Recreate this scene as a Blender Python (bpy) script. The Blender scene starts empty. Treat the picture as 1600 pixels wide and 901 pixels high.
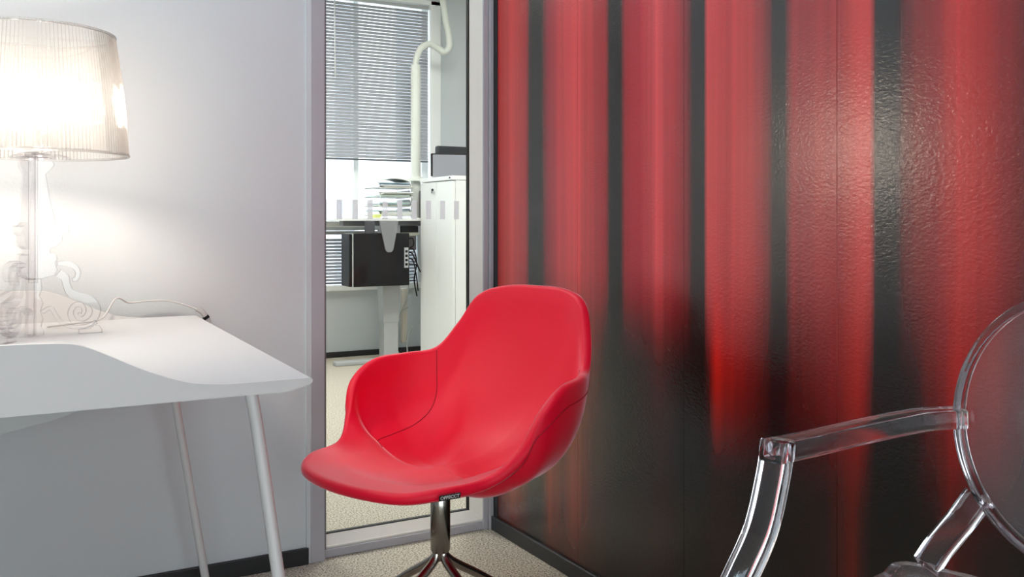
import bpy, bmesh, math, random
from mathutils import Vector, Matrix

random.seed(7)
SC = bpy.context.scene
COL = SC.collection
PI = math.pi

# ------------------------------------------------------------------ camera
YAW = math.atan2(.4889, .8725)            # the lens looks between the two walls of the corner
cam_d = bpy.data.cameras.new('camera')
cam = bpy.data.objects.new('camera', cam_d)
COL.objects.link(cam)
cam.location = (0, 0, 1.0)
cam.rotation_euler = (PI / 2, 0, -YAW)
cam_d.sensor_fit = 'HORIZONTAL'
cam_d.sensor_width = 36
cam_d.lens = 36 * 1457 / 1600
cam_d.shift_y = -(450.5 - 345) / 1600     # vertical shift keeps the uprights upright
cam_d.clip_start = .02
SC.camera = cam

# ------------------------------------------------------------------ world, exposure
world = bpy.data.worlds.new('World')
SC.world = world
world.use_nodes = True
bg = world.node_tree.nodes['Background']
bg.inputs[0].default_value = (.86, .95, 1.0, 1)
bg.inputs[1].default_value = 3.8
SC.view_settings.view_transform = 'Standard'
SC.view_settings.look = 'None'
SC.view_settings.gamma = 1
SC.view_settings.use_curve_mapping = False
SC.view_settings.exposure = 0.12
cy = SC.cycles
cy.max_bounces = 14
cy.diffuse_bounces = 5
cy.glossy_bounces = 6
cy.transmission_bounces = 12
cy.transparent_max_bounces = 32
cy.sample_clamp_indirect = 6
cy.use_denoising = True
cy.caustics_refractive = False
cy.caustics_reflective = False

LAMP_POWER = 188.0        # emission of the three bulbs of the table lamp
PANEL_ROOM = 4.6          # ceiling luminaires of the meeting room
PANEL_OFFICE = 17.5        # ceiling luminaires of the office behind the glass

# ------------------------------------------------------------------ materials
def lin(c):
    return tuple((v / 255 / 12.92) if v / 255 <= .04045 else ((v / 255 + .055) / 1.055) ** 2.4 for v in c) + (1,)

def nt(m):
    return m.node_tree.nodes, m.node_tree.links

MATS = {}
def mat(name, col=(200, 200, 200), rough=.5, metal=0., spec=.5, noise=None, bump=None, coat=0, sheen=0, emit=0, ecol=None):
    """plain surface with a little procedural variation (noise = (scale, amount), bump = (scale, strength))"""
    if name in MATS:
        return MATS[name]
    m = bpy.data.materials.new(name)
    m.use_nodes = True
    n, l = nt(m)
    p = n['Principled BSDF']
    c = lin(col)
    p.inputs['Base Color'].default_value = c
    p.inputs['Roughness'].default_value = rough
    p.inputs['Metallic'].default_value = metal
    p.inputs['Specular IOR Level'].default_value = spec
    p.inputs['Coat Weight'].default_value = coat
    p.inputs['Sheen Weight'].default_value = sheen
    if emit:
        p.inputs['Emission Color'].default_value = lin(ecol or col)
        p.inputs['Emission Strength'].default_value = emit
    tc = n.new('ShaderNodeTexCoord')
    if noise:
        t = n.new('ShaderNodeTexNoise'); t.inputs['Scale'].default_value = noise[0]; t.inputs['Detail'].default_value = 3
        l.new(tc.outputs['Object'], t.inputs['Vector'])
        mx = n.new('ShaderNodeMix'); mx.data_type = 'RGBA'
        a = noise[1]
        mx.inputs[6].default_value = tuple(v * (1 - a) for v in c[:3]) + (1,)
        mx.inputs[7].default_value = tuple(min(1, v * (1 + a)) for v in c[:3]) + (1,)
        l.new(t.outputs['Fac'], mx.inputs[0]); l.new(mx.outputs[2], p.inputs['Base Color'])
    if bump:
        t = n.new('ShaderNodeTexNoise'); t.inputs['Scale'].default_value = bump[0]; t.inputs['Detail'].default_value = 3
        l.new(tc.outputs['Object'], t.inputs['Vector'])
        b = n.new('ShaderNodeBump'); b.inputs['Strength'].default_value = bump[1]; b.inputs['Distance'].default_value = .004
        l.new(t.outputs['Fac'], b.inputs['Height']); l.new(b.outputs[0], p.inputs['Normal'])
    MATS[name] = m
    return m

def clear_mat(name, tint=(1, 1, 1), edge=(.75, .72, .8), haze=.0, rough=.03, ior=1.49, haze_col=(1, 1, 1), grip=1.0, bend=0):
    """clear plastic / pane: passes light straight, mirrors by Fresnel, denser towards its edges"""
    m = bpy.data.materials.new(name)
    m.use_nodes = True
    n, l = nt(m)
    n.remove(n['Principled BSDF'])
    out = n['Material Output']
    lw = n.new('ShaderNodeLayerWeight'); lw.inputs[0].default_value = .35
    mc = n.new('ShaderNodeMix'); mc.data_type = 'RGBA'
    mc.inputs[6].default_value = tuple(tint) + (1,); mc.inputs[7].default_value = tuple(edge) + (1,)
    pf = n.new('ShaderNodeMath'); pf.operation = 'POWER'; pf.inputs[1].default_value = grip; l.new(lw.outputs['Facing'], pf.inputs[0]); l.new(pf.outputs[0], mc.inputs[0])
    tr = n.new('ShaderNodeBsdfTransparent'); l.new(mc.outputs[2], tr.inputs[0])
    gl = n.new('ShaderNodeBsdfGlossy'); gl.inputs['Roughness'].default_value = rough
    f0 = ((ior - 1) / (ior + 1)) ** 2
    lf = n.new('ShaderNodeLayerWeight'); lf.inputs[0].default_value = .5
    pw = n.new('ShaderNodeMath'); pw.operation = 'POWER'; l.new(lf.outputs['Facing'], pw.inputs[0]); pw.inputs[1].default_value = 5
    fr = n.new('ShaderNodeMath'); fr.operation = 'MULTIPLY_ADD'; l.new(pw.outputs[0], fr.inputs[0]); fr.inputs[1].default_value = .8 * (1 - f0); fr.inputs[2].default_value = f0
    mx = n.new('ShaderNodeMixShader')
    thru = tr
    if bend:
        rf = n.new('ShaderNodeBsdfRefraction'); rf.inputs['IOR'].default_value = 1.25; rf.inputs['Roughness'].default_value = .05
        l.new(mc.outputs[2], rf.inputs[0])
        thru = n.new('ShaderNodeMixShader'); thru.inputs[0].default_value = bend
        l.new(tr.outputs[0], thru.inputs[1]); l.new(rf.outputs[0], thru.inputs[2])
    l.new(fr.outputs[0], mx.inputs[0]); l.new(thru.outputs[0], mx.inputs[1]); l.new(gl.outputs[0], mx.inputs[2])
    last = mx
    if haze:
        df = n.new('ShaderNodeBsdfTranslucent'); df.inputs[0].default_value = tuple(haze_col) + (1,)
        d2 = n.new('ShaderNodeBsdfDiffuse'); d2.inputs[0].default_value = tuple(haze_col) + (1,)
        ad = n.new('ShaderNodeMixShader'); ad.inputs[0].default_value = .5
        l.new(df.outputs[0], ad.inputs[1]); l.new(d2.outputs[0], ad.inputs[2])
        m2 = n.new('ShaderNodeMixShader'); m2.inputs[0].default_value = haze
        l.new(mx.outputs[0], m2.inputs[1]); l.new(ad.outputs[0], m2.inputs[2])
        last = m2
    l.new(last.outputs[0], out.inputs['Surface'])
    return m

def glass_mat(name, col=(.97, .96, .99), ior=1.46, rough=.0):
    m = bpy.data.materials.new(name)
    m.use_nodes = True
    n, l = nt(m)
    p = n['Principled BSDF']
    p.inputs['Base Color'].default_value = tuple(col) + (1,)
    p.inputs['Roughness'].default_value = rough
    p.inputs['IOR'].default_value = ior
    p.inputs['Transmission Weight'].default_value = 1
    return m

def carpet_mat():
    m = bpy.data.materials.new('carpet'); m.use_nodes = True
    n, l = nt(m); p = n['Principled BSDF']; p.inputs['Roughness'].default_value = .95; p.inputs['Specular IOR Level'].default_value = .1
    tc = n.new('ShaderNodeTexCoord')
    v = n.new('ShaderNodeTexNoise'); v.inputs['Scale'].default_value = 190; v.inputs['Detail'].default_value = 2
    l.new(tc.outputs['Object'], v.inputs['Vector'])
    r = n.new('ShaderNodeValToRGB'); e = r.color_ramp.elements
    e[0].position = .34; e[0].color = lin((114, 104, 87)); e[1].position = .62; e[1].color = lin((220, 214, 197))
    e2 = e.new(.48); e2.color = lin((182, 174, 158))
    l.new(v.outputs['Fac'], r.inputs[0]); l.new(r.outputs[0], p.inputs['Base Color'])
    b = n.new('ShaderNodeBump'); b.inputs['Strength'].default_value = .5; b.inputs['Distance'].default_value = .004
    l.new(v.outputs['Fac'], b.inputs['Height']); l.new(b.outputs[0], p.inputs['Normal'])
    return m

# the printed curtain: colours at positions along the wall (metres from the corner), at three heights
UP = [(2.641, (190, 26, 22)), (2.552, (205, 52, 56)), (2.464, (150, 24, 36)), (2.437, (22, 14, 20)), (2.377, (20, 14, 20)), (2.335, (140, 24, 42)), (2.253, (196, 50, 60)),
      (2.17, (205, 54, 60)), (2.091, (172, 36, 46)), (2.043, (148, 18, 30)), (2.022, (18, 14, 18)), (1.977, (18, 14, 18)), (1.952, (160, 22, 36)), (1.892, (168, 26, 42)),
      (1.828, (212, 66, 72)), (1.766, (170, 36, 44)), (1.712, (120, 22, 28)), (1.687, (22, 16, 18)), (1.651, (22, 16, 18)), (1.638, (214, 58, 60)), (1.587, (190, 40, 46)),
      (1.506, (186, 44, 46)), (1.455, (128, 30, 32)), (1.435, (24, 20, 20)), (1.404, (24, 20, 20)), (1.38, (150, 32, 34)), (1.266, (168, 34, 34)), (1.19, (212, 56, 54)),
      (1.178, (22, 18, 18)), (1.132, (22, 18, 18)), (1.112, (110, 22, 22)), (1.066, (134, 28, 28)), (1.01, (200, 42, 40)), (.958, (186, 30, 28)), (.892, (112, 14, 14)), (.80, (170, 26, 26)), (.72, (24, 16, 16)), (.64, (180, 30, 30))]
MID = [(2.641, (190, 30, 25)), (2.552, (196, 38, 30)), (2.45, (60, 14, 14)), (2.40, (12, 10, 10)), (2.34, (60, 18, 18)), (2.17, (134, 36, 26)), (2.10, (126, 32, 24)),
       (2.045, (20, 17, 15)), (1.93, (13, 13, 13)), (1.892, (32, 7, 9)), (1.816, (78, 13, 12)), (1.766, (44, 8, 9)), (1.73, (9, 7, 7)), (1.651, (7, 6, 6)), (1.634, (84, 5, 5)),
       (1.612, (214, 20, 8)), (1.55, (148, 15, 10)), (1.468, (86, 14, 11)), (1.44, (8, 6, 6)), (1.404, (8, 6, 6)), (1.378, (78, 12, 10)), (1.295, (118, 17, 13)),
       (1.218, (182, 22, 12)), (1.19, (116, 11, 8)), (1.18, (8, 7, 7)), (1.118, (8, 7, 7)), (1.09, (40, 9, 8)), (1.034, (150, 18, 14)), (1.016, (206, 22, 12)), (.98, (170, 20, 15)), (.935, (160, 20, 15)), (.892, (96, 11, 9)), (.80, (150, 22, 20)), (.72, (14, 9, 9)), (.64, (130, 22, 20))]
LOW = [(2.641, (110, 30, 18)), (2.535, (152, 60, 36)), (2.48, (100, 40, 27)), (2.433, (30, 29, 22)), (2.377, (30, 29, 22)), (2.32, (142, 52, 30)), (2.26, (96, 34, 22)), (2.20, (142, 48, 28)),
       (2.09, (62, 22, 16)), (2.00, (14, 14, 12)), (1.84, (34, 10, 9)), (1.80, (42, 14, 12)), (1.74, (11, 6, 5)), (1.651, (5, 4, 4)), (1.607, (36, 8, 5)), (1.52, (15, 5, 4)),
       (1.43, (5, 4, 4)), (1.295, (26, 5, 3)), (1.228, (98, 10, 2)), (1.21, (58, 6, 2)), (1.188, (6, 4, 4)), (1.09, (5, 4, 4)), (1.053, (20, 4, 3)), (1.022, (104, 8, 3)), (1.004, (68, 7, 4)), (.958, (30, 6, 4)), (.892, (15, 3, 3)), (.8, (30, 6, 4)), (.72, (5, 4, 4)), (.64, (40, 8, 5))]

def mural_mat():
    m = bpy.data.materials.new('curtain_print'); m.use_nodes = True
    n, l = nt(m); p = n['Principled BSDF']
    tc = n.new('ShaderNodeTexCoord')
    sp = n.new('ShaderNodeSeparateXYZ'); l.new(tc.outputs['Object'], sp.inputs[0])
    def math_(op, a, b=None, c=None):
        k = n.new('ShaderNodeMath'); k.operation = op
        for i, v in enumerate((a, b, c)):
            if v is None: continue
            if isinstance(v, (int, float)): k.inputs[i].default_value = v
            else: l.new(v, k.inputs[i])
        return k.outputs[0]
    # soft waviness of the cloth folds
    mp = n.new('ShaderNodeMapping'); mp.inputs['Scale'].default_value = (1, 7, .9)
    l.new(tc.outputs['Object'], mp.inputs['Vector'])
    nz = n.new('ShaderNodeTexNoise'); nz.inputs['Scale'].default_value = 1.0; nz.inputs['Detail'].default_value = 2
    l.new(mp.outputs[0], nz.inputs['Vector'])
    wob = math_('MULTIPLY', math_('SUBTRACT', nz.outputs['Fac'], .5), .012)
    yy = math_('ADD', sp.outputs['Y'], wob)
    Y0, Y1 = .6, 2.68
    def ramp(table):
        # two ramps side by side: a ramp holds at most 32 stops
        t = sorted(table)
        mid = len(t) // 2
        cut = t[mid][0]
        outs = []
        for part, a, b in ((t[:mid + 1], Y0, cut), (t[mid:], cut, Y1)):
            r = n.new('ShaderNodeValToRGB')
            r.color_ramp.interpolation = 'LINEAR'
            el = r.color_ramp.elements
            while len(el) > 1: el.remove(el[0])
            first = True
            for y, c in part:
                pos = (y - a) / (b - a)
                if first: e = el[0]; e.position = pos; first = False
                else: e = el.new(pos)
                e.color = lin(c)
            l.new(math_('DIVIDE', math_('SUBTRACT', yy, a), b - a), r.inputs[0])
            outs.append(r.outputs[0])
        sel = math_('GREATER_THAN', yy, cut)
        mx = n.new('ShaderNodeMix'); mx.data_type = 'RGBA'
        l.new(sel, mx.inputs[0]); l.new(outs[0], mx.inputs[6]); l.new(outs[1], mx.inputs[7])
        return mx.outputs[2]
    def step(a, b):
        k = n.new('ShaderNodeMapRange'); k.interpolation_type = 'SMOOTHSTEP'
        k.inputs['From Min'].default_value = a; k.inputs['From Max'].default_value = b
        mp2 = n.new('ShaderNodeMapping'); mp2.inputs['Scale'].default_value = (1, 5, .8)
        l.new(tc.outputs['Object'], mp2.inputs['Vector'])
        q = n.new('ShaderNodeTexNoise'); q.inputs['Scale'].default_value = 1.0; q.inputs['Detail'].default_value = 1
        l.new(mp2.outputs[0], q.inputs['Vector'])
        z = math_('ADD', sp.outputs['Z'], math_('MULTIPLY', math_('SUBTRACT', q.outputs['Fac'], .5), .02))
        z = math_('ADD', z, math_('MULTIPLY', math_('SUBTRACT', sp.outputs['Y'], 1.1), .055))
        l.new(z, k.inputs['Value'])
        return k.outputs[0]
    def mixc(f, a, b):
        mx = n.new('ShaderNodeMix'); mx.data_type = 'RGBA'
        l.new(f, mx.inputs[0])
        for i, v in ((6, a), (7, b)):
            if isinstance(v, tuple): mx.inputs[i].default_value = v
            else: l.new(v, mx.inputs[i])
        return mx.outputs[2]
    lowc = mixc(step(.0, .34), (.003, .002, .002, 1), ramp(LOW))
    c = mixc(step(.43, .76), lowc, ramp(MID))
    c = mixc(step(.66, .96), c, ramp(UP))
    mp4 = n.new('ShaderNodeMapping'); mp4.inputs['Scale'].default_value = (1, 42, .5)
    l.new(tc.outputs['Object'], mp4.inputs['Vector'])
    q4 = n.new('ShaderNodeTexNoise'); q4.inputs['Scale'].default_value = 1.0; q4.inputs['Detail'].default_value = 3
    l.new(mp4.outputs[0], q4.inputs['Vector'])
    hs = n.new('ShaderNodeHueSaturation'); l.new(c, hs.inputs['Color'])
    l.new(math_('MULTIPLY_ADD', q4.outputs['Fac'], .9, .6), hs.inputs['Value'])
    l.new(hs.outputs[0], p.inputs['Base Color'])
    p.inputs['Roughness'].default_value = .24
    p.inputs['Specular IOR Level'].default_value = .92
    # embossed vinyl grain
    b1 = n.new('ShaderNodeTexNoise'); b1.inputs['Scale'].default_value = 150; b1.inputs['Detail'].default_value = 3; b1.inputs['Distortion'].default_value = .3
    mp3 = n.new('ShaderNodeMapping'); mp3.inputs['Scale'].default_value = (1, .75, 1.25)
    l.new(tc.outputs['Object'], mp3.inputs['Vector']); l.new(mp3.outputs[0], b1.inputs['Vector'])
    bp = n.new('ShaderNodeBump'); bp.inputs['Strength'].default_value = .3; bp.inputs['Distance'].default_value = .0022
    l.new(b1.outputs['Fac'], bp.inputs['Height']); l.new(bp.outputs[0], p.inputs['Normal'])
    return m

def red_mat():
    m = bpy.data.materials.new('red_upholstery'); m.use_nodes = True
    n, l = nt(m); p = n['Principled BSDF']
    p.inputs['Base Color'].default_value = lin((234, 0, 46))
    p.inputs['Roughness'].default_value = .52
    p.inputs['Specular IOR Level'].default_value = .35
    p.inputs['Sheen Weight'].default_value = .9
    p.inputs['Sheen Roughness'].default_value = .3
    p.inputs['Sheen Tint'].default_value = (1, .8, .85, 1)
    tc = n.new('ShaderNodeTexCoord')
    t = n.new('ShaderNodeTexNoise'); t.inputs['Scale'].default_value = 900
    l.new(tc.outputs['Object'], t.inputs['Vector'])
    b = n.new('ShaderNodeBump'); b.inputs['Strength'].default_value = .12; b.inputs['Distance'].default_value = .001
    l.new(t.outputs['Fac'], b.inputs['Height']); l.new(b.outputs[0], p.inputs['Normal'])
    return m

M_WALL = mat('white_paint', (203, 208, 210), .62, spec=.35, noise=(3, .015), bump=(140, .12))
M_CEIL = mat('ceiling_white', (232, 232, 230), .8)
M_BASE = mat('dark_baseboard', (30, 31, 33), .45, noise=(30, .15))
M_BASE2 = mat('charcoal_baseboard', (48, 49, 51), .42, noise=(30, .12))
M_CARPET = carpet_mat()
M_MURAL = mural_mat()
M_FRAME = mat('grey_frame_paint', (176, 175, 180), .38, spec=.5, noise=(20, .03))
M_BEAD_LIT = mat('office_lit_bead_paint', (234, 232, 222), .4, noise=(20, .03))  # frame paint made paler: office light on the beads put into the colour
M_GASKET = mat('black_gasket', (16, 16, 14), .6)
M_DESK = mat('white_powder_coat', (209, 208, 207), .38, spec=.45, bump=(900, .05))
M_RED = red_mat()
M_SEAM = mat('red_seam', (176, 0, 34), .7)
M_CHROME = mat('dark_chrome', (165, 160, 152), .13, metal=1)
M_BLACK = mat('black_plastic', (9, 9, 11), .5, spec=.25, noise=(60, .2))
M_WHITEP = mat('white_laminate', (238, 239, 236), .4, noise=(8, .02))
M_GREYP = mat('grey_plastic', (128, 129, 132), .45, noise=(40, .05))
M_LGREY = mat('light_grey_metal', (176, 178, 178), .4, noise=(30, .04))
M_PAPER = mat('paper', (232, 232, 222), .85, noise=(50, .05))
M_PANE = clear_mat('window_glass', (.985, .99, .99), (.95, .97, .97), ior=1.2)
M_FROST = clear_mat('frosted_film', (.96, .96, .97), (.9, .9, .9), haze=.6, haze_col=(.86, .87, .9))
M_ACR = clear_mat('clear_polycarbonate', (.998, .996, .997), (.30, .25, .30), rough=.02, ior=1.4, grip=3.0)
M_SHADE = clear_mat('ribbed_shade', (.94, .935, .93), (.40, .39, .39), haze=.055, rough=.12, ior=1.5, grip=1.5, bend=.3)
M_GHOST = glass_mat('clear_acrylic')
M_SHEET = clear_mat('acrylic_sheet', (.97, .95, .96), (.9, .88, .9), haze=.07, rough=.12, ior=1.5)

# ------------------------------------------------------------------ mesh helpers
def obj(name, verts, faces, m, parent=None, smooth=False, angle=None):
    me = bpy.data.meshes.new(name)
    me.from_pydata([tuple(v) for v in verts], [], faces)
    bm = bmesh.new(); bm.from_mesh(me)
    bmesh.ops.recalc_face_normals(bm, faces=bm.faces)
    bm.to_mesh(me); bm.free()
    me.materials.append(m)
    if smooth:
        me.polygons.foreach_set('use_smooth', [True] * len(me.polygons))
        if angle: me.set_sharp_from_angle(angle=math.radians(angle))
    me.update()
    o = bpy.data.objects.new(name, me)
    COL.objects.link(o)
    if parent: o.parent = parent
    return o

def merge(*geos):
    V, F = [], []
    for v, f in geos:
        k = len(V); V += list(v); F += [tuple(i + k for i in q) for q in f]
    return V, F

def box(x0, x1, y0, y1, z0, z1):
    v = [(x0, y0, z0), (x1, y0, z0), (x1, y1, z0), (x0, y1, z0), (x0, y0, z1), (x1, y0, z1), (x1, y1, z1), (x0, y1, z1)]
    return v, [(0, 3, 2, 1), (4, 5, 6, 7), (0, 1, 5, 4), (1, 2, 6, 5), (2, 3, 7, 6), (3, 0, 4, 7)]

def bbox(x0, x1, y0, y1, z0, z1, b=.004, seg=2):
    """box with rounded edges"""
    bm = bmesh.new()
    v, f = box(x0, x1, y0, y1, z0, z1)
    vs = [bm.verts.new(p) for p in v]
    for q in f: bm.faces.new([vs[i] for i in q])
    bmesh.ops.bevel(bm, geom=list(bm.edges), offset=b, segments=seg, profile=.5, affect='EDGES')
    bm.verts.index_update()
    r = [tuple(v.co) for v in bm.verts], [tuple(v.index for v in q.verts) for q in bm.faces]
    bm.free()
    return r

def prism(poly, a, b, axis='y'):
    """polygon extruded between two values of an axis; poly in the remaining two (x,z), (y,z) or (x,y)"""
    n = len(poly)
    def pt(p, t):
        return (p[0], t, p[1]) if axis == 'y' else (t, p[0], p[1]) if axis == 'x' else (p[0], p[1], t)
    v = [pt(p, a) for p in poly] + [pt(p, b) for p in poly]
    f = [tuple(range(n)), tuple(range(2 * n - 1, n - 1, -1))] + [(i, (i + 1) % n, n + (i + 1) % n, n + i) for i in range(n)]
    return v, f

def spline(P, m=8, closed=False):
    P = [Vector(p) for p in P]
    n = len(P); out = []
    for i in range(n if closed else n - 1):
        if closed: p0, p1, p2, p3 = (P[(i + k) % n] for k in (-1, 0, 1, 2))
        else:
            p1, p2 = P[i], P[i + 1]
            p0 = P[i - 1] if i else p1 * 2 - p2
            p3 = P[i + 2] if i + 2 < n else p2 * 2 - p1
        for k in range(m):
            t = k / m
            out.append(.5 * ((2 * p1) + (p2 - p0) * t + (2 * p0 - 5 * p1 + 4 * p2 - p3) * t * t + (3 * p1 - p0 - 3 * p2 + p3) * t ** 3))
    if not closed: out.append(P[-1])
    return out

def sweep(path, section, closed=False, up=(0, 0, 1), scale=None):
    """section: 2D points (side, up); carried along the path with a steady up vector"""
    path = [Vector(p) for p in path]
    n, k = len(path), len(section)
    V, F = [], []
    prev = None
    for i, p in enumerate(path):
        if closed: t = path[(i + 1) % n] - path[i - 1]
        else: t = path[min(i + 1, n - 1)] - path[max(i - 1, 0)]
        t.normalize()
        u = Vector(up) if prev is None else prev
        if up is None: u = prev or (Vector((0, 0, 1)) if abs(t.z) < .9 else Vector((1, 0, 0)))
        elif prev is not None: u = prev
        side = t.cross(u)
        if side.length < 1e-5: side = t.orthogonal()
        side.normalize(); w = side.cross(t).normalized()
        prev = w
        s = scale[i] if scale else 1
        V += [p + side * a * s + w * b * s for a, b in section]
    m = n if closed else n - 1
    for i in range(m):
        j = (i + 1) % n
        F += [(i * k + q, i * k + (q + 1) % k, j * k + (q + 1) % k, j * k + q) for q in range(k)]
    if not closed:
        F += [tuple(range(k - 1, -1, -1)), tuple(range((n - 1) * k, n * k))]
    return V, F

def circ(r, k=12):
    return [(r * math.cos(2 * PI * i / k), r * math.sin(2 * PI * i / k)) for i in range(k)]

def rrect(w, h, r, s=3):
    out = []
    for cx, cy_, a0 in ((w / 2 - r, h / 2 - r, 0), (-w / 2 + r, h / 2 - r, PI / 2), (-w / 2 + r, -h / 2 + r, PI), (w / 2 - r, -h / 2 + r, 1.5 * PI)):
        for i in range(s + 1):
            a = a0 + PI / 2 * i / s
            out.append((cx + r * math.cos(a), cy_ + r * math.sin(a)))
    return out

def tube(path, r, k=12, closed=False):
    return sweep(path, circ(r, k), closed)

def lathe(prof, k=32, c=(0, 0)):
    V, F = [], []
    n = len(prof)
    for r, z in prof:
        V += [(c[0] + r * math.cos(2 * PI * i / k), c[1] + r * math.sin(2 * PI * i / k), z) for i in range(k)]
    for i in range(n - 1):
        F += [(i * k + q, i * k + (q + 1) % k, (i + 1) * k + (q + 1) % k, (i + 1) * k + q) for q in range(k)]
    F += [tuple(range(k - 1, -1, -1)), tuple(range((n - 1) * k, n * k))]
    return V, F

def thing(name, label, cat, loc=(0, 0, 0), rz=0, group=None):
    o = bpy.data.objects.new(name, None)
    COL.objects.link(o)
    o.empty_display_size = .1
    o.location = loc; o.rotation_euler = (0, 0, rz)
    o['label'] = label; o['category'] = cat
    if group: o['group'] = group
    return o

def tag(o, label, cat, group=None):
    o['label'] = label; o['category'] = cat
    if group: o['group'] = group
    return o

def struct(o, label=None):
    o['kind'] = 'structure'
    if label: o['label'] = label
    return o

# ------------------------------------------------------------------ the setting
WY = 2.67       # face of the white wall with the glazed panel
WX = 1.43       # face of the wall with the curtain print
FY = 6.60       # far wall of the office behind the glass
CZ = 2.90

struct(obj('floor', *box(-2.6, 4.2, -1.65, 7.0, -.06, 0), M_CARPET), 'speckled beige grey carpet running through both rooms')
struct(obj('ceiling', *box(-2.6, 4.2, -1.65, 7.0, CZ, CZ + .1), M_CEIL), 'plain white ceiling above both rooms')
struct(obj('wall_back', *merge(box(-2.3, .810, WY, WY + .12, 0, CZ), box(.810, WX + .1, WY, WY + .12, 2.42, CZ)), M_WALL), 'white painted wall behind the desk and lamp')
struct(obj('wall_left', *box(-2.4, -2.3, -1.65, WY + .12, 0, CZ), M_WALL), 'white side wall of the meeting room')
FRY = -1.40     # unseen side behind the camera; its low window is added as daylight fill
struct(obj('wall_front', *merge(box(-2.4, WX + .1, FRY - .25, FRY, 0, .06), box(-2.4, WX + .1, FRY - .25, FRY, 1.5, CZ), box(-2.4, -2.1, FRY - .25, FRY, 0.06, 1.5), box(1.3, WX + .1, FRY - .25, FRY, 0.06, 1.5)), M_WALL), 'unseen wall of the meeting room behind the camera, opened for an added fill window')
w4 = bpy.data.objects.new('fill_window', None); COL.objects.link(w4); struct(w4, 'wide low window added behind the camera for fill light')
for x in (-2.1, -1.0, .15, 1.26):
    obj('mullion', *bbox(x, x + .045, FRY - .18, FRY - .12, 0.06, 1.5, .004), M_WHITEP, w4)
for x in (-2.055, -.955, .195):
    obj('glass_pane', *box(x, x + 1.065, FRY - .153, FRY - .147, 0.06, 1.5), M_PANE, w4)

wr = struct(obj('wall_right', *box(WX + .002, WX + .1, -1.4, WY + .12, 0, CZ), M_BASE), 'wall papered with a large red and black curtain print')
edges = [2.664, 2.178, 1.722, 1.266, .81, .354, -.102, -.558, -1.014, -1.4]
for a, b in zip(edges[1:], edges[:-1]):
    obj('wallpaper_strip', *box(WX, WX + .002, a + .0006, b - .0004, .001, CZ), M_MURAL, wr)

struct(obj('baseboard_back', *bbox(-2.3, .812, WY - .012, WY, 0, .048, .0025), M_BASE), 'black skirting along the white wall')
struct(obj('baseboard_right', *bbox(WX - .012, WX, -1.4, WY + .012, 0, .045, .003), M_BASE2), 'charcoal skirting below the curtain print')
struct(obj('trim_1', *box(WX - .002, WX + .002, 2.645, 2.70, .045, 2.42), M_BASE), 'thin dark strip in the corner beside the glazed panel')
struct(obj('trim_2', *box(.806, .8185, WY - .006, WY + .02, .0, 2.42), M_WALL), 'narrow white reveal beside the grey frame')

# glazed panel between the rooms
w1 = bpy.data.objects.new('window_1', None); COL.objects.link(w1); struct(w1, 'tall glazed panel in a grey frame between the two rooms')
obj('side_post', *bbox(.8185, .861, WY - .008, WY + .10, 0, 2.42, .002), M_FRAME, w1)
obj('side_post', *bbox(1.394, 1.412, WY + .006, WY + .10, 0, 2.42, .002), M_FRAME, w1)
obj('side_post', *bbox(1.413, 1.4275, WY - .002, WY + .10, 0, 2.42, .002), M_FRAME, w1)
obj('glazing_bead', *box(.861, .871, WY + .012, WY + .08, .02, 2.40), M_GREYP, w1)
obj('glazing_bead', *prism([(1.394, WY + .012), (1.394, WY + .06), (1.362, WY + .06), (1.362, WY + .044)], .035, 2.38, 'z'), M_BEAD_LIT, w1)
obj('bottom_rail', *bbox(.861, 1.414, WY + .010, WY + .10, 0, .026, .003), M_FRAME, w1)
obj('bottom_rail', *bbox(.871, 1.395, WY + .016, WY + .10, .026, .034, .002), M_BEAD_LIT, w1)
obj('glazing_bead', *prism([(WY + .018, .034), (WY + .06, .034), (WY + .06, .060), (WY + .044, .060)], .871, 1.395, 'x'), M_BEAD_LIT, w1)
obj('top_rail', *bbox(.861, 1.414, WY + .006, WY + .10, 2.36, 2.42, .003), M_FRAME, w1)
obj('gasket', *merge(box(1.3575, 1.362, WY + .046, WY + .060, .06, 2.36), box(.871, 1.362, WY + .046, WY + .060, .0585, .063)), M_GASKET, w1)
pane = obj('glass_pane', *box(.871, 1.358, WY + .050, WY + .056, .062, 2.36), M_PANE, w1)
for i in range(10):
    x = .8752 + i * (1.3183 - .8752) / 9.0 * .998
    obj('frosted_strip', *box(x - .0085, x + .0085, WY + .0482, WY + .0496, 1.0055, 1.0645), M_FROST, pane)

# office beyond
struct(obj('wall_far', *merge(box(-1.4, 4.1, FY, FY + .25, 0, .50), box(-1.4, 3.06, FY, FY + .25, .93, 1.0), box(2.87, 3.06, FY, FY + .25, .50, .93),
       box(3.06, 4.1, FY, FY + .25, .50, CZ), box(-1.4, 3.06, FY, FY + .25, 2.70, CZ), box(-1.4, .2, FY, FY + .25, 1.0, 2.70), box(-1.4, .2, FY, FY + .25, .5, .93)), M_WALL), 'window wall of the office behind the glass')
struct(obj('wall_office_right', *box(3.9, 4.0, WY + .1, FY, 0, CZ), M_WALL), 'side wall of the office beyond the cabinet')
struct(obj('wall_office_left', *box(-1.5, -1.4, WY + .12, FY + .2, 0, CZ), M_WALL), 'side wall of the office hidden behind the white wall')
struct(obj('wall_office_front', *box(WX + .1, 3.9, WY, WY + .12, 0, CZ), M_WALL), 'partition wall of the office beside the glazed panel')
struct(obj('baseboard_far', *bbox(-1.4, 3.9, FY - .014, FY, 0, .040, .002), M_BASE), 'black skirting below the office window')
struct(obj('trim_3', *bbox(-1.4, 2.95, FY - .05, FY + .02, .488, .530, .006), M_WHITEP), 'white ledge below the lower office blind')
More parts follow.
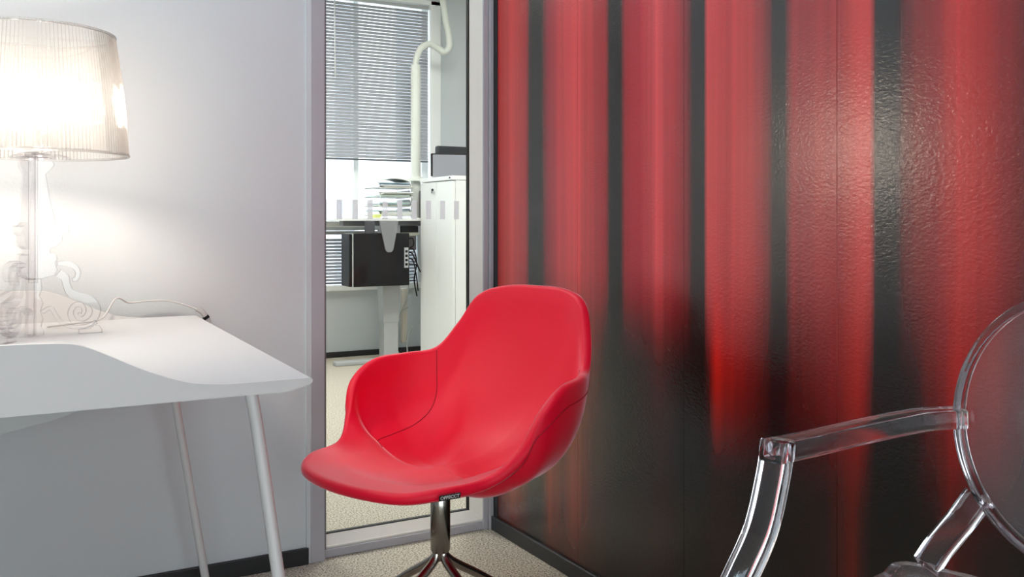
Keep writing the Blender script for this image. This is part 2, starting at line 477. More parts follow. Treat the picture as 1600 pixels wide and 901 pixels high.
w2 = bpy.data.objects.new('window_2', None); COL.objects.link(w2); struct(w2, 'office window with its white casing and sill')
obj('casing', *bbox(2.975, 3.06, FY - .01, FY + .05, 1.0, 2.70, .004), M_WHITEP, w2)
obj('casing', *bbox(.2, 3.06, FY - .01, FY + .05, 2.665, 2.70, .004), M_WHITEP, w2)
obj('sill', *bbox(.2, 2.50, FY - .09, FY + .16, .955, .995, .006), M_WHITEP, w2)
obj('mullion', *bbox(2.40, 2.44, FY + .13, FY + .19, 1.0, 2.70, .004), M_WHITEP, w2)
obj('mullion', *bbox(2.96, 3.06, FY + .13, FY + .19, 1.0, 2.70, .004), M_WHITEP, w2)
obj('glass_pane', *box(.2, 2.40, FY + .157, FY + .163, 1.0, 2.70), M_PANE, w2)
obj('glass_pane', *box(2.44, 2.96, FY + .157, FY + .163, 1.0, 2.70), M_PANE, w2)
w3 = bpy.data.objects.new('window_3', None); COL.objects.link(w3); struct(w3, 'low office window below the sill')
obj('glass_pane', *box(.2, 2.87, FY + .157, FY + .163, .50, .93), M_PANE, w3)

# ------------------------------------------------------------------ ceiling luminaires (above the picture)
def luminaire(name, x, y, sx, sy, strength, label, col):
    t = thing(name, label, 'ceiling light', (x, y, CZ), 0, 'ceiling luminaires')
    obj('frame', *merge(box(-sx / 2 - .02, sx / 2 + .02, -sy / 2 - .02, -sy / 2, -.045, 0), box(-sx / 2 - .02, sx / 2 + .02, sy / 2, sy / 2 + .02, -.045, 0),
        box(-sx / 2 - .02, -sx / 2, -sy / 2, sy / 2, -.045, 0), box(sx / 2, sx / 2 + .02, -sy / 2, sy / 2, -.045, 0)), M_WHITEP, t)
    m = mat('diffuser_' + name, (255, 255, 255), .6, emit=strength, ecol=col)
    obj('diffuser', *box(-sx / 2, sx / 2, -sy / 2, sy / 2, -.035, -.01), m, t)
luminaire('ceiling_light', -.75, 1.75, .6, 1.3, PANEL_ROOM, 'long ceiling panel light over the middle of the meeting room', (208, 236, 255))
luminaire('ceiling_light', .5, 1.75, .6, 1.3, PANEL_ROOM, 'long ceiling panel light over the red wall side of the meeting room', (208, 236, 255))
luminaire('office_light', 2.3, 4.3, .6, 1.5, PANEL_OFFICE, 'long ceiling panel light of the office near the partition', (255, 255, 250))
luminaire('office_light', .6, 4.9, .6, 1.5, PANEL_OFFICE, 'long ceiling panel light of the office behind the white wall', (255, 255, 250))

# ------------------------------------------------------------------ red shell chair
RIM = [(0.0, -0.292, 0.453), (0.148, -0.265, 0.454), (0.214, -0.203, 0.463), (0.243, -0.101, 0.469), (0.279, -0.046, 0.516), (0.303, -0.001, 0.594), (0.301, 0.06, 0.633),
       (0.28, 0.147, 0.642), (0.243, 0.214, 0.654), (0.211, 0.262, 0.72), (0.174, 0.296, 0.792), (0.105, 0.323, 0.819), (0.0, 0.333, 0.824)]
def build_chair():
    # local x: to the sitter's left hand side as seen from the lens (right in the picture), local y: towards the backrest
    t = thing('shell_chair', 'red upholstered bucket armchair on a four-legged chrome swivel base', 'chair', (.9147, 1.9733, 0), math.radians(18.253) - PI / 2)
    full = [Vector(p) for p in RIM] + [Vector((-x, y, z)) for x, y, z in RIM[-2:0:-1]]
    rim = spline(full, 8, True)
    n = len(rim)
    C = Vector((0, .005, .428))
    NT = 26
    rows = []
    for i, p in enumerate(rim):
        d = p - C
        hgt = max(d.z, 0)
        col = []
        back = max(0, min(1, (p.y - .10) / .22))            # how much this meridian belongs to the backrest
        flat = max(0, min(1, 1 - hgt / .16))                # front of the seat: almost level
        nexp = 3.1 - .75 * back
        for k in range(NT + 1):
            s = k / NT
            a = s * PI / 2
            r = math.sin(a) ** (2 / nexp)
            h = 1 - math.cos(a) ** (2 / nexp)
            r = r * (1 - .16 * back) + .16 * back * h        # leaning back
            # front lip: level, slightly rolled
            r = r * (1 - flat) + (s ** .9) * flat
            h2 = h * (1 - flat) + (s ** 2 * (3 - 2 * s)) * flat
            q = Vector((C.x + d.x * r, C.y + d.y * r, C.z + d.z * h2))
            q.z -= .016 * math.sin(PI * min(1, r / .72)) * (1 - back) * (1 - flat * .4) if r < .72 else 0
            col.append(q)
        rows.append(col)
    # inner surface normals by finite differences, outer shell, rounded lip
    def nrm(i, k):
        a = rows[(i + 1) % n][k] - rows[i - 1][k]
        b = rows[i][min(k + 1, NT)] - rows[i][max(k - 1, 0)]
        v = a.cross(b)
        return v.normalized() if v.length > 1e-9 else Vector((0, 0, 1))
    V, F = [], []
    K = []
    TH = .024
    for i in range(n):
        ids = []
        front = max(0, min(1, 1 - (rows[i][NT].z - .45) / .12))
        for k in range(1, NT + 1):
            ids.append(len(V)); V.append(rows[i][k])
        nv = nrm(i, NT)
        if nv.z < 0 and k > 0 and rows[i][NT].z < .5: nv = -nv
        inward = nv if nv.dot(Vector((C.x, C.y, .9)) - rows[i][NT]) > 0 else -nv
        tg = (rows[i][NT] - rows[i][NT - 1]).normalized()
        c = rows[i][NT] - inward * TH / 2
        for j in range(1, 6):
            a = PI * j / 6
            ids.append(len(V)); V.append(c + inward * (TH / 2) * math.cos(a) + tg * (TH / 2) * math.sin(a) * .9)
        for k in range(NT, 0, -1):
            nk = nrm(i, k)
            if nk.dot(Vector((0, 0, 1.0)) - rows[i][k]) < 0: nk = -nk
            th = TH + .012 * (1 - k / NT)
            ids.append(len(V)); V.append(rows[i][k] - nk * th)
        K.append(ids)
    m = len(K[0])
    for i in range(n):
        a, b = K[i], K[(i + 1) % n]
        F += [(a[q], a[q + 1], b[q + 1], b[q]) for q in range(m - 1)]
    ci = len(V); V.append(C); F += [(ci, K[i][0], K[(i + 1) % n][0]) for i in range(n)]
    co = len(V); V.append(C - Vector((0, 0, TH + .012))); F += [(co, K[(i + 1) % n][-1], K[i][-1]) for i in range(n)]
    sh = obj('seat_shell', V, F, M_RED, t, True)
    # piping under the lip, all the way round
    pip = []
    for i in range(n):
        k = NT - 1
        nk = nrm(i, k)
        if nk.dot(Vector((0, 0, 1.0)) - rows[i][k]) < 0: nk = -nk
        pip.append(rows[i][k] - nk * (TH + .001))
    obj('piping', *tube(pip, .0014, 6, True), M_SEAM, sh, True)
    # stitched seams that part the side cushions from seat and back
    for sgn in (1, -1):
        def at(fi, fk):
            i0_, k0_ = math.floor(fi), min(math.floor(fk), NT - 1)
            a, b = fi - i0_, fk - k0_
            r0_, r1_ = rows[i0_ % n], rows[(i0_ + 1) % n]
            return (r0_[k0_] * (1 - b) + r0_[k0_ + 1] * b) * (1 - a) + (r1_[k0_] * (1 - b) + r1_[k0_ + 1] * b) * a
        def sm(a, b, x):
            x = max(0, min(1, (x - a) / (b - a))); return x * x * (3 - 2 * x)
        base = 8 * 8 if sgn > 0 else n - 8 * 8
        line = [at(base - sgn * 31 * sm(.12, 1.0, q / 40), NT - (NT - 11.5) * (1 - (1 - min(1, q / 40 / .62)) ** 1.8)) for q in range(41)]
        obj('seam', *tube(line, .0013, 6), M_SEAM, sh, True)
    # maker's tag below the front edge
    i0 = 8 * 2 + 1
    p = rows[i0][NT]; p2 = rows[i0 + 3][NT]
    tg = (p2 - rows[i0 - 3][NT]).normalized()
    outw = Vector((tg.y, -tg.x, 0)).normalized()
    if outw.dot(p - C) < 0: outw = -outw
    upv = Vector((0, 0, 1)) * .96 + outw * .25
    upv.normalize()
    cen = p + outw * .0235 - Vector((0, 0, .013))
    W2, H2 = .023, .0062
    tv = [cen + tg * a * W2 + upv * b * H2 + outw * c for c in (0, .0016) for a, b in ((-1, -1), (1, -1), (1, 1), (-1, 1))]
    tg_o = obj('maker_tag', tv, [(0, 1, 2, 3), (7, 6, 5, 4), (0, 4, 5, 1), (1, 5, 6, 2), (2, 6, 7, 3), (3, 7, 4, 0)], mat('tag_black', (20, 12, 16), .6), t)
    tg_o['label'] = 'small black woven tag with white lettering'
    cu = bpy.data.curves.new('lettering', 'FONT'); cu.body = 'OFFECCT'; cu.size = .0096; cu.align_x = 'CENTER'; cu.align_y = 'CENTER'; cu.extrude = .0002; cu.offset = .00012
    tmp = bpy.data.objects.new('tmp', cu); COL.objects.link(tmp)
    dg = bpy.context.evaluated_depsgraph_get()
    me = bpy.data.meshes.new_from_object(tmp.evaluated_get(dg))
    bpy.data.objects.remove(tmp)
    me.materials.clear(); me.materials.append(mat('tag_print', (226, 222, 222), .6))
    lo = bpy.data.objects.new('lettering', me); COL.objects.link(lo); lo.parent = tg_o
    right = tg if tg.cross(upv).dot(outw) > 0 else -tg
    nn_ = right.cross(upv).normalized(); uu_ = nn_.cross(right).normalized()
    R3 = Matrix((right, uu_, nn_)).transposed().to_4x4()
    lo.matrix_local = Matrix.Translation(cen + outw * .0021) @ R3
    # swivel column and legs
    obj('column', *lathe([(.020, .232), (.0232, .238), (.0232, .395), (.020, .40)], 40), M_CHROME, t, True, 40)
    obj('mounting_plate', *bbox(-.09, .09, -.10, .10, .388, .394, .002), M_BLACK, t)
    obj('hub', *lathe([(.012, .212), (.0175, .220), (.0185, .234), (.012, .236)], 32), M_CHROME, t, True, 40)
    a0 = math.radians(18.253) - PI / 2
    for q in range(4):
        ang = (PI / 2 - YAW) + PI / 4 + q * PI / 2 - a0
        dx, dy = math.cos(ang), math.sin(ang)
        prof = [(.007, .262), (.009, .236), (.020, .214), (.055, .188), (.12, .148), (.22, .080), (.30, .024), (.315, .014)]
        lg = obj('leg', *tube(spline([(dx * r, dy * r, z) for r, z in prof], 5), .0105, 14), M_CHROME, t, True, 50)
        obj('glide', *lathe([(.011, 0), (.014, .003), (.014, .010), (.009, .016)], 20, (dx * .308, dy * .308)), M_BLACK, lg, True, 40)
build_chair()

# ------------------------------------------------------------------ white desk
def build_desk():
    t = thing('desk', 'white sheet metal desk with curved raised edges and slim tube legs', 'desk', (0, 0, 0))
    XL = -1.30
    # the top: right end cut back underneath
    prof = [(XL, .745), (.4555, .745), (.459, .7432), (.4605, .740), (.459, .7365), (.455, .7345), (.424, .7255), (.416, .725), (XL + .04, .725), (XL, .735)]
    v, f = prism(prof, 1.486, 2.615)
    v = [(x + .030 * (y - 1.486) / 1.129 if x > 0 else x, y, z) for x, y, z in v]
    obj('tabletop', v, f, M_DESK, t)
    def lip(pts):
        right = [(x, z) for x, z in pts]
        up = spline([(x, z, 0) for x, z in right], 6)
        up = [(p.x, max(p.y, .7452)) for p in up]
        left = [(-.84 - x, z) for x, z in up]
        return up, left
    front = [(.4555, .745), (.40, .7452), (.345, .7452), (.318, .746), (.28, .7500), (.252, .757), (.206, .775), (.162, .797), (.127, .8145), (.10, .8225), (.061, .825), (.0, .826), (-.2, .827), (-.42, .827)]
    for nm_, y0, y1, dx in (('front_lip', 1.4835, 1.4945, 0), ('rear_lip', 2.608, 2.6185, .028)):
        up, left = lip(front)
        poly = [(x + dx, z) for x, z in up] + [(x, z) for x, z in left[::-1]][1:]
        poly = [(max(x, XL), z) for x, z in poly]
        poly += [(XL, .7262), (.416 + dx, .7262), (.424 + dx, .7266)]
        # drop repeated points
        q = []
        for p in poly:
            if not q or (abs(p[0] - q[-1][0]) + abs(p[1] - q[-1][1])) > 1e-5: q.append(p)
        obj(nm_, *prism(q, y0, y1), M_DESK, t)
    r = .0105
    def leg(pts, nm_='leg'):
        o = obj(nm_, *tube(pts, r, 14), M_DESK, t, True, 50)
        return o
    o = leg(spline([(.372, 1.57, .727), (.383, 1.56, .69), (.411, 1.515, .425), (.452, 1.445, .012)], 6))
    obj('foot_cap', *lathe([(.0125, 0), (.0125, .012), (.0105, .018)], 20, (.4525, 1.444)), M_GREYP, o, True, 40)
    o = leg([Vector((.372, 2.47, .727)), Vector((.3865, 2.485, .66))] + spline([(.416, 2.50, .53), (.488, 2.525, .10), (.497, 2.528, .045), (.4955, 2.515, .022), (.485, 2.48, .0115), (.44, 2.36, .0108), (.20, 1.72, .0108)], 6))
    o = leg([(-1.21, 1.57, .727), (-1.29, 1.445, .012)])
    o = leg(spline([(-1.21, 2.47, .727), (-1.30, 2.52, .10), (-1.30, 2.50, .03), (-1.28, 2.44, .0115), (-1.04, 1.72, .0108)], 6))
    # tapered beam under the top
    obj('under_beam', *prism([(-1.10, .7248), (.30, .7248), (.27, .70), (.126, .629), (.017, .607), (-.35, .55), (-.49, .55), (-.86, .607), (-1.10, .70)], 1.96, 2.02), M_LGREY, t)
build_desk()

# ------------------------------------------------------------------ table lamp
LX, LY, LZ = .084, 2.314, .7452
def build_lamp():
    t = thing('table_lamp', 'clear plastic baroque table lamp with a ribbed transparent shade, lit', 'lamp', (LX, LY, LZ), 0)
    t.scale = (.967, .967, .985)
    T = .009      # half thickness of a plate
    def ribbon(pts, hw, m=6):
        """flat band along a 2D path, hw may change from point to point"""
        P = spline([(p[0], p[1], hw[i] if isinstance(hw, list) else hw) for i, p in enumerate(pts)], m)
        L, R_ = [], []
        for i, p in enumerate(P):
            d = P[min(i + 1, len(P) - 1)] - P[max(i - 1, 0)]
            d = Vector((d.x, d.y)).normalized()
            nn = Vector((-d.y, d.x))
            L.append((p.x + nn.x * p.z, p.y + nn.y * p.z)); R_.append((p.x - nn.x * p.z, p.y - nn.y * p.z))
        n = len(L)
        V = [(a, -T, b) for a, b in L] + [(a, -T, b) for a, b in R_] + [(a, T, b) for a, b in L] + [(a, T, b) for a, b in R_]
        F = []
        for i in range(n - 1):
            F += [(i, i + 1, n + i + 1, n + i), (2 * n + i, 3 * n + i, 3 * n + i + 1, 2 * n + i + 1), (i, 2 * n + i, 2 * n + i + 1, i + 1), (n + i, n + i + 1, 3 * n + i + 1, 3 * n + i)]
        F += [(0, n, 3 * n, 2 * n), (n - 1, 3 * n - 1, 4 * n - 1, 2 * n - 1)]
        return V, F
    def plate(poly):
        return prism(poly, -T, T)
    zz = lambda y: (512 - y) * .00147
    # upper part of a plate: collar, stem, shoulder
    stem = [(.004, zz(236)), (.022, zz(236)), (.040, zz(242)), (.044, zz(250)), (.034, zz(259)), (.026, zz(264)), (.034, zz(300)), (.046, zz(338)), (.060, zz(343)), (.073, zz(345)), (.075, zz(353)), (.061, zz(359)),
            (.060, zz(368)), (.050, zz(374)), (.034, zz(379)), (.036, zz(386)), (.048, zz(388)), (.050, zz(396)), (.046, zz(400)), (.050, zz(412)), (.044, zz(420)), (.020, zz(424)), (.004, zz(426))]
    scroll = [(.050, zz(402)), (.070, zz(402)), (.088, zz(408)), (.094, zz(417)), (.090, zz(426)), (.082, zz(428))]
    s_leg = [(.052, zz(416)), (.066, zz(424)), (.070, zz(436)), (.080, zz(449)), (.104, zz(456)), (.124, zz(463)), (.134, zz(476)), (.127, zz(490)), (.108, zz(498)), (.088, zz(494)), (.078, zz(480)), (.086, zz(468)), (.100, zz(467)), (.107, zz(475)), (.102, zz(483)), (.095, zz(480))]
    lowv = [(.018, zz(476)), (.036, zz(470)), (.046, zz(480)), (.060, zz(494)), (.084, zz(501)), (.110, zz(501)), (.134, zz(495))]
    col = [(.002, zz(424)), (.016, zz(424)), (.018, zz(440)), (.013, zz(450)), (.020, zz(462)), (.015, zz(474)), (.020, zz(486)), (.016, zz(498)), (.022, zz(504)), (.022, zz(510)), (.002, zz(510))]
    foot = [(.096, 0.0), (.146, 0.0), (.146, .006), (.140, .016), (.128, .018), (.120, .010), (.096, .010)]
    ang0 = (PI / 2 - YAW) + PI           # one plate points towards the lens
    for k in range(3):
        fin = obj('base_plate', *merge(plate(stem), plate(col), plate(foot)), M_ACR, t)
        fin.rotation_euler = (0, 0, ang0 + k * 2 * PI / 3 + .05)
        for nm_, pts, hw in (('scroll', scroll, [.004, .006, .006, .0055, .005, .004]), ('volute', s_leg, [.010, .009, .008, .009, .010, .010, .009, .0085, .008, .007, .006, .0055, .005, .0045, .004, .003]), ('lower_scroll', lowv, .0042)):
            obj(nm_, *ribbon(pts, hw), M_ACR, fin)
    obj('stem', *lathe([(.010, .12), (.010, .40), (.016, .402), (.016, .412), (.012, .414)], 12), M_ACR, t)
    # gallery that carries the shade
    gal = obj('shade_carrier', *lathe([(.012, .400), (.030, .402), (.046, .398), (.048, .402), (.03, .410), (.012, .412)], 36), M_ACR, t, True, 30)
    for k in range(3):
        a = ang0 + k * 2 * PI / 3 + .05 + PI / 3
        obj('carrier_arm', *sweep([(math.cos(a) * r, math.sin(a) * r, z) for r, z in ((.02, .405), (.08, .412), (.14, .414), (.198, .412))], rrect(.007, .005, .002, 2)), M_ACR, gal)
    # ribbed shade: slightly bowed cone of fine vertical ribs
    NR, S = 140, 6
    k = NR * S
    z0, z1, r0, r1 = .408, .678, .201, .172
    V, F = [], []
    rows_ = 9
    def ring(r, z, amp):
        for i in range(k):
            ph = (i % S) / S * 2 * PI
            rr = r + amp * math.cos(ph)
            V.append((rr * math.cos(2 * PI * i / k), rr * math.sin(2 * PI * i / k), z))
    for j in range(rows_):
        s = j / (rows_ - 1)
        ring(r0 + (r1 - r0) * s + .004 * math.sin(PI * s), z0 + (z1 - z0) * s, .0024)
    for j in range(rows_):
        s = 1 - j / (rows_ - 1)
        ring(r0 + (r1 - r0) * s + .004 * math.sin(PI * s) - .006, z0 + (z1 - z0) * s, 0)
    n = rows_ * 2
    for j in range(n):
        a, b = j * k, ((j + 1) % n) * k
        F += [(a + i, a + (i + 1) % k, b + (i + 1) % k, b + i) for i in range(k)]
    sh = obj('shade', V, F, M_SHADE, t, True, 60)
    for r, z in ((r0 + .0015, z0), (r1 + .0012, z1)):
        obj('shade_rim', *sweep([(r * math.cos(2 * PI * i / 96), r * math.sin(2 * PI * i / 96), z) for i in range(96)], rrect(.006, .006, .002, 2), True), M_SHADE, sh, True, 50)
    # sockets and glowing candle bulbs
    mb = mat('bulb_glow', (255, 255, 255), .4, emit=LAMP_POWER, ecol=(255, 240, 220))
    for q in range(3):
        a = ang0 + q * 2 * PI / 3 + .9
        cx, cy_ = .045 * math.cos(a), .045 * math.sin(a)
        so = obj('socket', *lathe([(.010, .42), (.011, .425), (.011, .475), (.009, .478)], 20, (cx, cy_)), M_ACR, t, True, 40)
        obj('socket_arm', *tube([(0, 0, .408), (cx * .7, cy_ * .7, .412), (cx, cy_, .424)], .004, 8), M_ACR, so, True)
        obj('bulb', *lathe([(.009, .478), (.014, .492), (.0185, .515), (.0175, .54), (.011, .562), (.003, .575)], 20, (cx, cy_)), mb, t, True)
build_lamp()

# lamp cable with its inline switch, hanging over the rear corner of the desk
cb = thing('lamp_cable', 'thin pale lamp cable arching along the wall to the desk corner', 'cable', (0, 0, 0))
obj('cord', *tube(spline([(.12, 2.46, .7495), (.19, 2.52, .7495), (.25, 2.585, .752), (.285, 2.60, .80), (.319, 2.632, .785), (.366, 2.640, .787), (.415, 2.640, .786), (.464, 2.638, .772), (.498, 2.632, .757)], 6), .0022, 8), mat('clear_cord', (205, 203, 200), .35), cb, True)
sw = obj('plug', *sweep(spline([(.492, 2.632, .762), (.506, 2.630, .752), (.520, 2.630, .730), (.523, 2.630, .722)], 4), rrect(.014, .014, .004, 3)), mat('plug_shell', (190, 188, 186), .3), cb, True, 50)
obj('plug_band', *sweep([(.5135, 2.6295, .7405), (.5180, 2.6295, .7335)], rrect(.0165, .0165, .004, 3)), M_BLACK, sw, True, 50)

# ------------------------------------------------------------------ clear acrylic armchair by the curtain wall
def build_ghost():
    yaw = 1.742
    t = thing('acrylic_chair', 'transparent acrylic armchair with an oval medallion back against the curtain wall', 'chair', (1.106, .721, 0), yaw)
    # local x: sideways, local y: the way it faces
    A, B, ZC, YC, LEAN = .185, .208, .694, -.266, .03
    def ov(a, s=1.0):
        h = B * s * math.sin(a)
        return Vector((A * s * math.cos(a), YC - math.sin(LEAN) * h, ZC + math.cos(LEAN) * h))
    nrm_ = Vector((0, math.cos(LEAN), math.sin(LEAN)))
    K = 72
    # back medallion: a slightly dished sheet
    V, F = [], []
    for j in range(7):
        s = .985 * j / 6
        for i in range(K):
            p = ov(2 * PI * i / K, max(s, .001)) - nrm_ * .012 * (1 - (s / .985) ** 2)
            V.append(p)
    for j in range(6):
        F += [(j * K + i, j * K + (i + 1) % K, (j + 1) * K + (i + 1) % K, (j + 1) * K + i) for i in range(K)]
    n0 = len(V)
    V += [v - nrm_ * .004 for v in V]
    F += [tuple(n0 + q for q in f[::-1]) for f in F]
    F += [(6 * K + i, 6 * K + (i + 1) % K, n0 + 6 * K + (i + 1) % K, n0 + 6 * K + i) for i in range(K)]
    obj('medallion', V, F, M_SHEET, t, True, 50)
    # oval bead
    V, F = [], []
    sec = rrect(.013, .026, .005, 3)
    for i in range(K):
        a = 2 * PI * i / K
        p = ov(a); r = (ov(a, 1.05) - p).normalized()
        V += [p - r * (.008) + r * x + nrm_ * y for x, y in sec]
    k = len(sec)
    for i in range(K):
        j = (i + 1) % K
        F += [(i * k + q, i * k + (q + 1) % k, j * k + (q + 1) % k, j * k + q) for q in range(k)]
    obj('oval_rim', V, F, M_GHOST, t, True, 40)
    for s in (1, -1):
        # arm, its forward-swept support, the splat down to the seat, legs
        arm = spline([(s * .176, -.264, .690), (s * .205, -.20, .690), (s * .232, -.10, .684), (s * .252, .0, .678), (s * .261, .112, .678)], 8)
        obj('armrest', *sweep(arm, rrect(.040, .030, .004, 2)), M_GHOST, t, True, 40)
        sup = spline([(s * .261, .094, .690), (s * .263, .104, .64), (s * .266, .128, .57), (s * .270, .172, .51), (s * .268, .215, .465)], 8)
        obj('arm_support', *sweep(sup, rrect(.040, .030, .004, 2), up=(0, 1, 0)), M_GHOST, t, True, 40)
        st = spline([(s * .146, -.264, .572), (s * .164, -.245, .535), (s * .182, -.212, .496), (s * .192, -.19, .468)], 6)
        obj('back_support', *sweep(st, rrect(.036, .044, .004, 2), up=(0, 1, 0)), M_GHOST, t, True, 40)
        fl = spline([(s * .245, .215, .440), (s * .238, .222, .30), (s * .226, .222, .12), (s * .22, .225, 0)], 6)
        obj('leg', *sweep(fl, rrect(.040, .040, .006, 2), up=(0, 1, 0), scale=[1 - .4 * i / (len(fl) - 1) for i in range(len(fl))]), M_GHOST, t, True, 40)
        rl = spline([(s * .190, -.19, .440), (s * .192, -.21, .30), (s * .194, -.245, .12), (s * .196, -.275, 0)], 6)
        obj('leg', *sweep(rl, rrect(.036, .038, .006, 2), up=(0, 1, 0), scale=[1 - .35 * i / (len(rl) - 1) for i in range(len(rl))]), M_GHOST, t, True, 40)
    seat = [(-.20, -.21), (.20, -.21), (.225, -.10), (.262, .16), (.255, .225), (.18, .255), (0, .268), (-.18, .255), (-.255, .225), (-.262, .16), (-.225, -.10)]
    P = spline([(x, y, 0) for x, y in seat], 5, True)
    st = obj('seat', *prism([(p.x, p.y) for p in P], .452, .464, 'z'), M_SHEET, t)
    obj('seat_rail', *sweep([(p.x * .985, p.y * .985, .446) for p in P], rrect(.018, .034, .004, 2), True), M_GHOST, st, True, 40)
build_ghost()

# ------------------------------------------------------------------ office window blinds
def blind(label, x0, x1, z0, z1, tilt, wand, y, pitch=.0245, dz=.0):
    t = thing('venetian_blind', label, 'blind', ((x0 + x1) / 2, y, z0), 0, 'office blinds')
    w = (x1 - x0) / 2
    Hh = z1 - z0
    ms = mat('slat_grey', (160, 162, 166), .5, noise=(5, .03))
    me = None
    n = int((Hh - .05) / pitch)
    ca, sa = math.cos(tilt), math.sin(tilt)
    sec = [(-.0125, 0), (-.006, .0016), (.0, .0021), (.006, .0016), (.0125, 0), (.006, .0012), (0, .0017), (-.006, .0012)]
    sec = [(a * ca - b * sa, a * sa + b * ca) for a, b in sec]
    for i in range(n):
        if me is None:
            o = obj('slat', *prism(sec, -w, w, 'x'), ms, t)
            me = o.data
        else:
            o = bpy.data.objects.new('slat', me); COL.objects.link(o); o.parent = t
        o.location = (0, 0, .03 + i * pitch)
    obj('head_rail', *bbox(-w - .004, w + .004, -.014, .014, Hh - .026, Hh, .002), M_LGREY, t)
    obj('bottom_rail', *bbox(-w, w, -.011, .011, .0, .014, .002), mat('rail_dark', (96, 98, 102), .4), t)
    for f in (-.55, .12, .62, .93):
        obj('ladder_cord', *tube([(w * f, -.014, .01), (w * f, -.014, Hh - .02)], .0014, 6), M_LGREY, t)
    if wand:
        obj('tilt_wand', *tube([(wand[0] - (x0 + x1) / 2, -.035, wand[1] - z0), (wand[0] - (x0 + x1) / 2 - .004, -.030, Hh - .02)], .0055, 10), mat('wand_white', (232, 233, 234), .3), t, True)
    return t
blind('upper venetian blind of the office window, grey slats nearly closed', .3, 2.965, 1.452, 2.66, math.radians(70), (2.21, 2.055), FY + .03)
blind('lower venetian blind of grey slats below the office window sill', .3, 2.862, .535, .925, math.radians(50), None, FY + .03)

# ------------------------------------------------------------------ standing desk with its things
def office_desk():
    t = thing('standing_desk', 'white height-adjustable standing desk by the office window', 'desk', (0, 0, 0))
    obj('tabletop', *bbox(2.05, 2.84, 6.13, 6.55, 1.0, 1.022, .003), M_WHITEP, t)
    obj('under_frame', *bbox(2.14, 2.78, 6.22, 6.30, .965, 1.0, .003), M_GREYP, t)
    for x0, z0, z1 in ((.0, .02, .30), (.006, .28, .48), (.012, .46, .97)):
        obj('leg_stage', *bbox(2.437 - x0, 2.545 + x0, 6.20 - x0 / 2, 6.30 + x0 / 2, z0, z1, .004), M_LGREY, t)
    obj('foot_bar', *bbox(2.075, 2.80, 6.17, 6.25, 0, .028, .006), M_LGREY, t)
office_desk()

pc = thing('computer_tower', 'black computer tower hung under the standing desk', 'computer', (0, 0, 0))
bd = obj('case', *bbox(2.145, 2.555, 6.02, 6.19, .552, .915, .006), M_BLACK, pc)
obj('front_panel', *bbox(2.117, 2.138, 6.022, 6.188, .554, .913, .006), M_BLACK, pc)
obj('front_trim', *bbox(2.137, 2.146, 6.019, 6.191, .552, .915, .003), M_LGREY, pc)
obj('connector_panel', *box(2.515, 2.545, 6.0165, 6.0205, .675, .815), M_LGREY, bd)
for i in range(4):
    obj('socket', *box(2.521, 2.539, 6.0145, 6.0168, .69 + i * .030, .707 + i * .030), M_BLACK, bd)
br = tag(obj('computer_bracket', *prism([(2.325, 1.0), (2.465, 1.0), (2.425, .80), (2.41, .785), (2.385, .785), (2.37, .80)], 6.000, 6.014), M_GREYP), 'grey tapered steel bracket holding the computer tower', 'bracket')
tag(obj('bracket_plate', *bbox(2.26, 2.33, 6.10, 6.12, .90, 1.0, .003), mat('dark_grey_steel', (80, 80, 84), .5)), 'dark grey plate between desk top and computer tower', 'plate')

cables = [[(2.556, 6.10, .86), (2.60, 6.08, .88), (2.61, 6.08, .83), (2.57, 6.10, .80)], [(2.556, 6.08, .78), (2.60, 6.08, .77), (2.66, 6.12, .68), (2.70, 6.2, .66)],
          [(2.556, 6.10, .74), (2.61, 6.09, .72), (2.65, 6.12, .60), (2.68, 6.16, .50)], [(2.556, 6.12, .79), (2.62, 6.11, .80), (2.66, 6.14, .70), (2.65, 6.16, .58), (2.68, 6.18, .46)],
          [(2.556, 6.04, .70), (2.62, 6.05, .69), (2.655, 6.06, .64)]]
for i, (p, q) in enumerate(zip(cables, ('black cable looping at the top of the computer tower', 'black cable rising from the middle of the computer tower', 'black cable falling from the computer tower sockets', 'long black cable arching behind the computer tower', 'lowest black cable leaving the computer tower'))):
    tag(obj('black_cable', *tube(spline(p, 8), .005, 8), M_BLACK, None, True), q, 'cable', 'black cables behind the computer')
for i, (p, q) in enumerate((([(2.69, 6.34, .60), (2.66, 6.32, .44), (2.60, 6.33, .30), (2.575, 6.33, .10), (2.62, 6.33, .012)], 'pale cable hanging in a wide curve beside the desk leg'),
                            ([(2.70, 6.39, .36), (2.63, 6.36, .33), (2.59, 6.36, .18), (2.61, 6.36, .012)], 'pale cable falling to the floor behind the desk leg'),
                            ([(2.72, 6.36, .22), (2.67, 6.34, .14), (2.655, 6.30, .04), (2.62, 6.29, .012)], 'short pale cable on the floor by the desk leg'))):
    tag(obj('pale_cable', *tube(spline(p, 8), .005, 8), mat('pale_cord', (170, 170, 164), .5), None, True), q, 'cable', 'pale cables by the desk leg')
tag(obj('power_strip', *bbox(2.66, 2.70, 6.40, 6.44, .10, .50, .006), mat('power_strip_beige', (200, 192, 176), .5)), 'upright pale power strip behind the cables', 'power strip')
ph = thing('desk_phone', 'small black and pale device hung below the desk top', 'device', (0, 0, 0))
obj('body', *bbox(2.566, 2.70, 6.20, 6.30, .915, .963, .004), M_BLACK, ph)
obj('lower_shell', *bbox(2.562, 2.705, 6.19, 6.31, .893, .917, .004), mat('pale_green_shell', (176, 178, 160), .5), ph)
tag(obj('wall_socket_box', *bbox(2.72, 2.84, 6.56, 6.598, .78, .99, .004), mat('box_grey', (112, 108, 110), .5)), 'grey socket box on the wall below the desk top', 'box')

